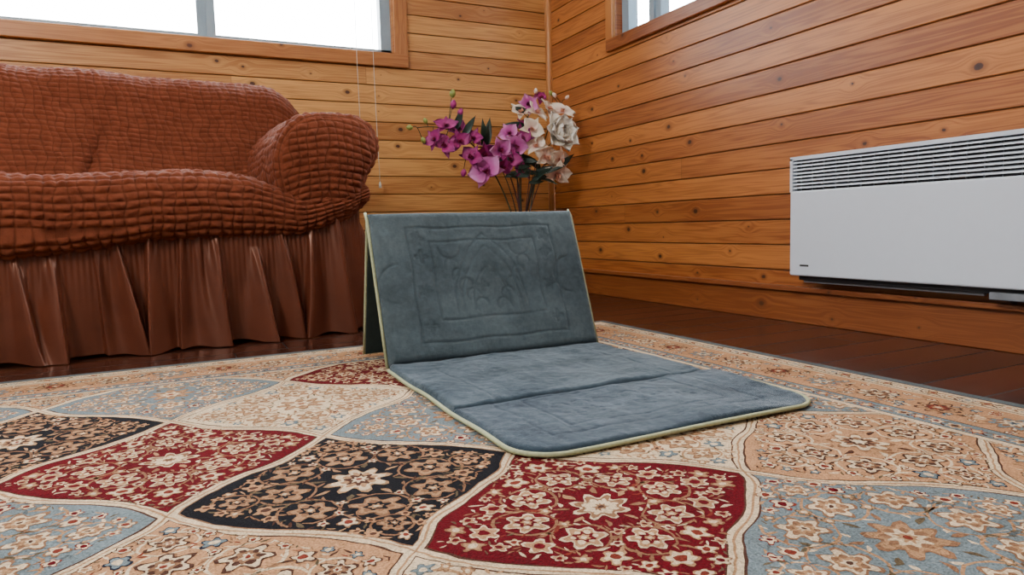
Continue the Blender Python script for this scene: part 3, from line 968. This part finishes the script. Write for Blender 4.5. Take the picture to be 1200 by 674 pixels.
M_bud = simple('bud_green', lin(140, 150, 70), .5, 60, .3)

def petal(L, W, cup, bend, ang, tilt, ruff=0.0, nu=8, nv=7, shape=.6, seed=0):
    V, F = [], []
    for j in range(nu+1):
        t = j/nu
        w = W*math.sin(PI*min(1, t**shape*.97+.02))**.75
        for i in range(nv):
            s = -1+2*i/(nv-1)
            x = s*w*.5
            y = t*L*(1-.08*s*s)
            z = cup*(s*s)*w+bend*t*t*L+ruff*math.sin(s*7+seed+t*5)*t
            V.append(Vector((x, y, z)))
    Rm = Matrix.Rotation(ang, 3, 'Z') @ Matrix.Rotation(tilt, 3, 'X')
    V = [Rm @ v for v in V]
    for j in range(nu):
        for i in range(nv-1):
            a = j*nv+i
            F.append([a, a+1, a+nv+1, a+nv])
    return V, F

def orchid_mesh(name, mp_, ml, seed, wk=1.0):
    rr = random.Random(seed)
    parts = []
    for a in (0, 2.1, -2.1):
        parts.append((petal(.048, .026*wk, .16, -.2, a+rr.uniform(-.15, .15), rr.uniform(.05, .45), .003, seed=rr.random()*6), 0))
    for a in (1.25, -1.25):
        parts.append((petal(.050, .048*wk, .14, -.15, a+rr.uniform(-.15, .15), rr.uniform(.15, .6), .004, shape=.75, seed=rr.random()*6), 0))
    parts.append((petal(.024, .018, .7, .3, PI, .8, .002), 1))
    for a in (2.5, -2.5):
        parts.append((petal(.014, .012, .5, .6, a, 1.0), 1))
    V, F, I = [], [], []
    for (v, f), m in parts:
        k = len(V); V += v; F += [[a+k for a in q] for q in f]; I += [m]*len(f)
    me = bpy.data.meshes.new(name)
    me.from_pydata([tuple(v) for v in V], [], F); me.materials.append(mp_); me.materials.append(ml)
    me.polygons.foreach_set('material_index', I); me.polygons.foreach_set('use_smooth', [True]*len(F))
    return me
def peony_mesh():
    rr = random.Random(3); parts = []
    for ring_, (cnt, L, W, tilt, bend) in enumerate([(7, .072, .062, .25, .25), (7, .064, .058, .55, .35), (6, .056, .050, .85, .35), (6, .046, .042, 1.1, .2), (5, .036, .032, 1.3, .0), (4, .028, .024, 1.45, -.2)]):
        for k in range(cnt):
            parts.append(petal(L*rr.uniform(.9, 1.1), W, .30, bend, 2*PI*k/cnt+ring_*.45+rr.uniform(-.15, .15), tilt+rr.uniform(-.1, .1), .0035, shape=.85, seed=rr.random()*6))
    V, F = merge(parts)
    me = bpy.data.meshes.new('peony')
    me.from_pydata([tuple(v) for v in V], [], F); me.materials.append(M_peo)
    me.polygons.foreach_set('use_smooth', [True]*len(F))
    return me
def bud_mesh(name, mat, L=.028, R=.009):
    V, F = tube_data([(0, 0, t*L) for t in np.linspace(0, 1, 9)], [R*max(.06, math.sin(PI*min(.98, t*.9+.06))**.7) for t in np.linspace(0, 1, 9)], 10)
    me = bpy.data.meshes.new(name); me.from_pydata([tuple(v) for v in V], [], F); me.materials.append(mat)
    me.polygons.foreach_set('use_smooth', [True]*len(F)); return me
def leaf_mesh(L=.11, W=.032):
    V, F = petal(L, W, .15, -.35, 0, .3, .001, 12, 7, .8)
    me = bpy.data.meshes.new('leaf'); me.from_pydata([tuple(v) for v in V], [], F); me.materials.append(M_leaf)
    me.polygons.foreach_set('use_smooth', [True]*len(F)); return me
OP = [orchid_mesh('orchid_magenta', M_pur, M_lip, s) for s in (1, 2, 8)]
OL = [orchid_mesh('orchid_lilac', M_lil, M_lip, s, 1.15) for s in (3, 9)]
OW = [orchid_mesh('orchid_blush', M_whi, M_lipy, s, 1.1) for s in (4, 5, 10)]
PE = peony_mesh(); BG = bud_mesh('bud', M_bud, .034, .013); BP = bud_mesh('bud_pink', M_whi, .026, .009); BM = bud_mesh('bud_magenta', M_pur, .034, .012); LF = leaf_mesh()

FC = Vector((1.49, 2.93, .60))
VB = Vector((1.50, 2.93, 0))
bouq = empty('artificial_bouquet', (VB.x, VB.y, .26), 'artificial bouquet of magenta orchids, blush orchids and a cream peony', 'artificial flowers')
def W3(dx, dz, dy=0.0):
    return Vector((FC.x+dx*.01+dy*.005, FC.y+dy*.01, FC.z+dz*.01))
rf = random.Random(21)
def spray(name, label, tip, ctrl, items, stem_mat, r0=.0040, k=1.12):
    bp = VB+Vector((rf.uniform(-.014, .014), rf.uniform(-.014, .014), .26))
    tp = W3(*tip); cp = W3(*ctrl)
    path = bez(bp, cp, tp, 26)
    parts = [tube_data([p-bp for p in path], [r0*(1-.5*i/26) for i in range(27)], 7)]
    pl = []
    for kind, dx, dz, dy, sc in items:
        p = W3(dx, dz, dy)
        near = min(path[6:], key=lambda q: (q-p).length+max(0, q.z-p.z)*.5)
        mid_ = (near+p)/2+Vector((0, .01, .015))
        if kind != 'leaf' and (p-near).length > .012:
            parts.append(tube_data([q-bp for q in bez(near, mid_, p+Vector((0, .006, 0)), 8)], .0018, 6))
        pl.append((kind, p, near, sc*k))
    V, F = merge(parts)
    so = mk(name, V, F, stem_mat, True, None, bouq, None, tuple(bp-Vector(bouq.location)))
    so['label'] = label
    for kind, p, near, sc in pl:
        if kind == 'leaf':
            o = bpy.data.objects.new('leaf', LF); d = (p-near); d = d.normalized() if d.length > .001 else Vector((0, 0, 1))
            zax = Vector((rf.uniform(-.4, .4), -1, rf.uniform(.1, .6)))
            xax = d.cross(zax).normalized(); zax = xax.cross(d)
            ml_ = Matrix.Translation(near-bp) @ Matrix((xax, d, zax)).transposed().to_4x4() @ Matrix.Scale(sc, 4)
        else:
            me = {'p': rf.choice(OP), 'l': rf.choice(OL), 'w': rf.choice(OW), 'P': PE, 'g': BG, 'b': BP, 'm': BM}[kind]
            nm = {'p': 'orchid_flower', 'l': 'orchid_flower', 'w': 'orchid_flower', 'P': 'peony_flower', 'g': 'bud', 'b': 'bud', 'm': 'bud'}[kind]
            o = bpy.data.objects.new(nm, me)
            if kind in 'gbm':
                d = (p-near).normalized() if (p-near).length > .005 else Vector((0, 0, 1))
            else:
                out = (p-W3(0, 5, 6)).normalized()
                j = .3 if kind == 'P' else .7
                d = (Vector((-.25, -1, .05))+out*.5+Vector((rf.uniform(-j, j), 0, rf.uniform(-j, j)))).normalized()
            q = d.to_track_quat('Z', 'Y')
            ml_ = Matrix.Translation(p-bp) @ q.to_matrix().to_4x4() @ Matrix.Rotation(rf.uniform(-.9, .9), 4, 'Z') @ Matrix.Scale(sc, 4)
        scene.collection.objects.link(o)
        o.parent = so
        o.matrix_basis = ml_
    return so
spray('orchid_stem', 'magenta orchid spray with green buds', (-50, 19), (-16, 26),
      [('p', -36.5, 20, 0, 1.1), ('p', -37, 11, -2, 1.2), ('p', -42, 14, -1, 1.0), ('p', -31, 19, 1, 1.0), ('p', -30, 13, -3, 1.1), ('g', -52, 19, 0, .8), ('g', -48, 15, 0, .8), ('g', -45.5, 21, 0, .7), ('m', -33, 28, 0, 1.1), ('m', -30, 25, 0, 1.0), ('g', -33, 33, 0, 1.0), ('leaf', -24, 35, -1, .9), ('leaf', -21, 26, -2, .9), ('leaf', -28, 30, -1, .8)], M_stem)
spray('orchid_stem', 'magenta and lilac drooping orchid spray', (-26, 9), (-5, 22),
      [('p', -24, 6, -3, 1.2), ('l', -17, 0, -5, 1.6), ('p', -18, 8, -2, 1.2), ('p', -23, 15, -1, 1.0), ('p', -9, 2, -3, 1.1), ('m', -28, 1, -2, 1.0), ('l', -10, 10, -3, 1.2), ('leaf', -14, 28, 0, 1.1), ('leaf', -18, 24, -2, 1.0), ('leaf', -16, 19, -3, .9)], M_stemr)
spray('orchid_stem', 'lilac and magenta orchid spray', (2, 22), (-4, 5),
      [('l', -2, 12, -3, 1.2), ('p', 2, 15, -2, 1.15), ('p', -5, 6, -3, 1.2), ('p', 1, 0, -2, 1.0), ('p', 3, 21, 1, 1.0), ('l', -5, 18, 0, 1.0), ('leaf', 4, 4, -1, .8), ('leaf', -3, -2, -3, .8)], M_stemr)
spray('orchid_stem', 'blush white and pink orchid spray', (10, 36), (-2, 18),
      [('w', 1, 28, 0, 1.1), ('l', 6, 32, 0, 1.0), ('w', 10, 28, -2, 1.15), ('w', 7, 20, -3, 1.2), ('b', 10, 37, 0, 1.0), ('p', 12, 35, 0, .9), ('leaf', -2, 30, 0, .8), ('leaf', 0, 22, 1, .9)], M_stem)
spray('orchid_stem', 'cream orchid spray', (24, 33), (12, 22),
      [('w', 16, 30, -1, 1.1), ('w', 24, 29, -2, 1.2), ('b', 21, 36, -1, 1.0), ('b', 26, 35, -2, .9), ('w', 28, 22, -3, .9), ('g', 19, 37, 0, .7)], M_stem)
spray('orchid_stem', 'blush white orchid spray hanging low', (20, 2), (10, 14),
      [('w', 9, 12, -3, 1.2), ('w', 14, 7, -3, 1.4), ('w', 20, -1, -3, 1.45), ('w', 22, 6, -2, 1.2), ('b', 15, -4, -2, 1.0), ('leaf', 10, -3, -2, 1.1), ('leaf', 5, 6, 1, 1.1), ('leaf', 14, 1, 0, 1.0), ('leaf', 23, 4, -1, .9)], M_stemr)
spray('peony_stem', 'large cream white peony', (20, 15), (8, 12),
      [('P', 20.5, 17, -8, 1.36), ('leaf', 12, 0, -2, 1.1), ('leaf', 25, 5, -2, .8)], M_stem, .0038)
for tip, ctl in (((-12, 6, -4), (-3, -8)), ((-4, 9, -5), (1, -6)), ((9, 4, -5), (5, -8)), ((15, 3, -3), (7, -10)), ((4, 12, 2), (-3, 0)), ((6, 2, -6), (4, -10))):
    spray('bare_stem', 'thin dark stem with small leaves', tip, ctl, [('leaf', tip[0]*.75-3, tip[1]-4, -3, .8), ('leaf', tip[0]*.6+4, tip[1]-7, -3, .7)], M_stemr if tip[0] > 0 else M_leaf, .0032)
pr = [(0, .004), (.06, .004), (.085, .03), (.098, .10), (.088, .19), (.055, .27), (.040, .33), (.046, .37), (.052, .38), (.047, .378), (.036, .33), (.05, .27), (.08, .19), (.088, .10), (.07, .03), (0, .02)]
V, F = [], []
sg = 40
for r, z in pr:
    for k in range(sg):
        a = 2*PI*k/sg; V.append((r*math.cos(a), r*math.sin(a), z))
for j in range(len(pr)-1):
    for k in range(sg):
        F.append([j*sg+k, j*sg+(k+1) % sg, (j+1)*sg+(k+1) % sg, (j+1)*sg+k])
M_vase = simple('brown_ceramic', lin(84, 52, 40), .3)
o = mk('vase', V, F, M_vase, True, None, None, None, (VB.x, VB.y, 0.0))
o['label'] = 'brown ceramic floor vase holding artificial flowers in the corner'; o['category'] = 'vase'

# ------------------------------------------------------------------ light
w = bpy.data.worlds.new('World'); scene.world = w; w.use_nodes = True
nt = w.node_tree; nt.nodes.clear()
wo = nt.nodes.new('ShaderNodeOutputWorld'); bg = nt.nodes.new('ShaderNodeBackground'); nt.links.new(bg.outputs[0], wo.inputs[0])
tc = nt.nodes.new('ShaderNodeTexCoord'); dp = nt.nodes.new('ShaderNodeVectorMath'); dp.operation = 'DOT_PRODUCT'
nt.links.new(tc.outputs['Generated'], dp.inputs[0]); dp.inputs[1].default_value = (.6, .8, .0)
mrn = nt.nodes.new('ShaderNodeMapRange'); nt.links.new(dp.outputs['Value'], mrn.inputs[0])
mrn.inputs[1].default_value = 0.0; mrn.inputs[2].default_value = .5; mrn.inputs[3].default_value = .36; mrn.inputs[4].default_value = 28.0
nt.links.new(mrn.outputs[0], bg.inputs[1]); bg.inputs[0].default_value = (.92, .965, 1, 1)

def area(name, loc, target, sx, sy, power, col=(1, 1, 1)):
    l = bpy.data.lights.new(name, 'AREA'); l.shape = 'RECTANGLE'; l.size = sx; l.size_y = sy; l.energy = power; l.color = col
    o = bpy.data.objects.new(name, l); scene.collection.objects.link(o)
    o.location = loc; o.rotation_euler = (Vector(target)-Vector(loc)).to_track_quat('-Z', 'Y').to_euler()
    return o
area('added_key_light', (-1.7, .6, 2.1), (.7, 1.6, .1), .65, .5, 65, (1, .98, .96))  # unseen area lamp added as a key from upper left for brightness and contrast

# ------------------------------------------------------------------ camera
Xd = Vector((1630, -118, 800)).normalized(); Yd = Vector((-395, -62, 800)).normalized()
Zd = Xd.cross(Yd).normalized(); Xd = Yd.cross(Zd).normalized()
right = Vector((Xd.x, Yd.x, Zd.x)); down = Vector((Xd.y, Yd.y, Zd.y)); fwd = Vector((Xd.z, Yd.z, Zd.z))
R = Matrix((right, -down, -fwd)).transposed().to_4x4()
R.translation = Vector((0, 0, .35))
cam = bpy.data.cameras.new('camera'); cam.lens = 24.0; cam.sensor_width = 36.0
co = bpy.data.objects.new('camera', cam); co.matrix_world = R; scene.collection.objects.link(co)
cam.clip_start = .02
scene.camera = co
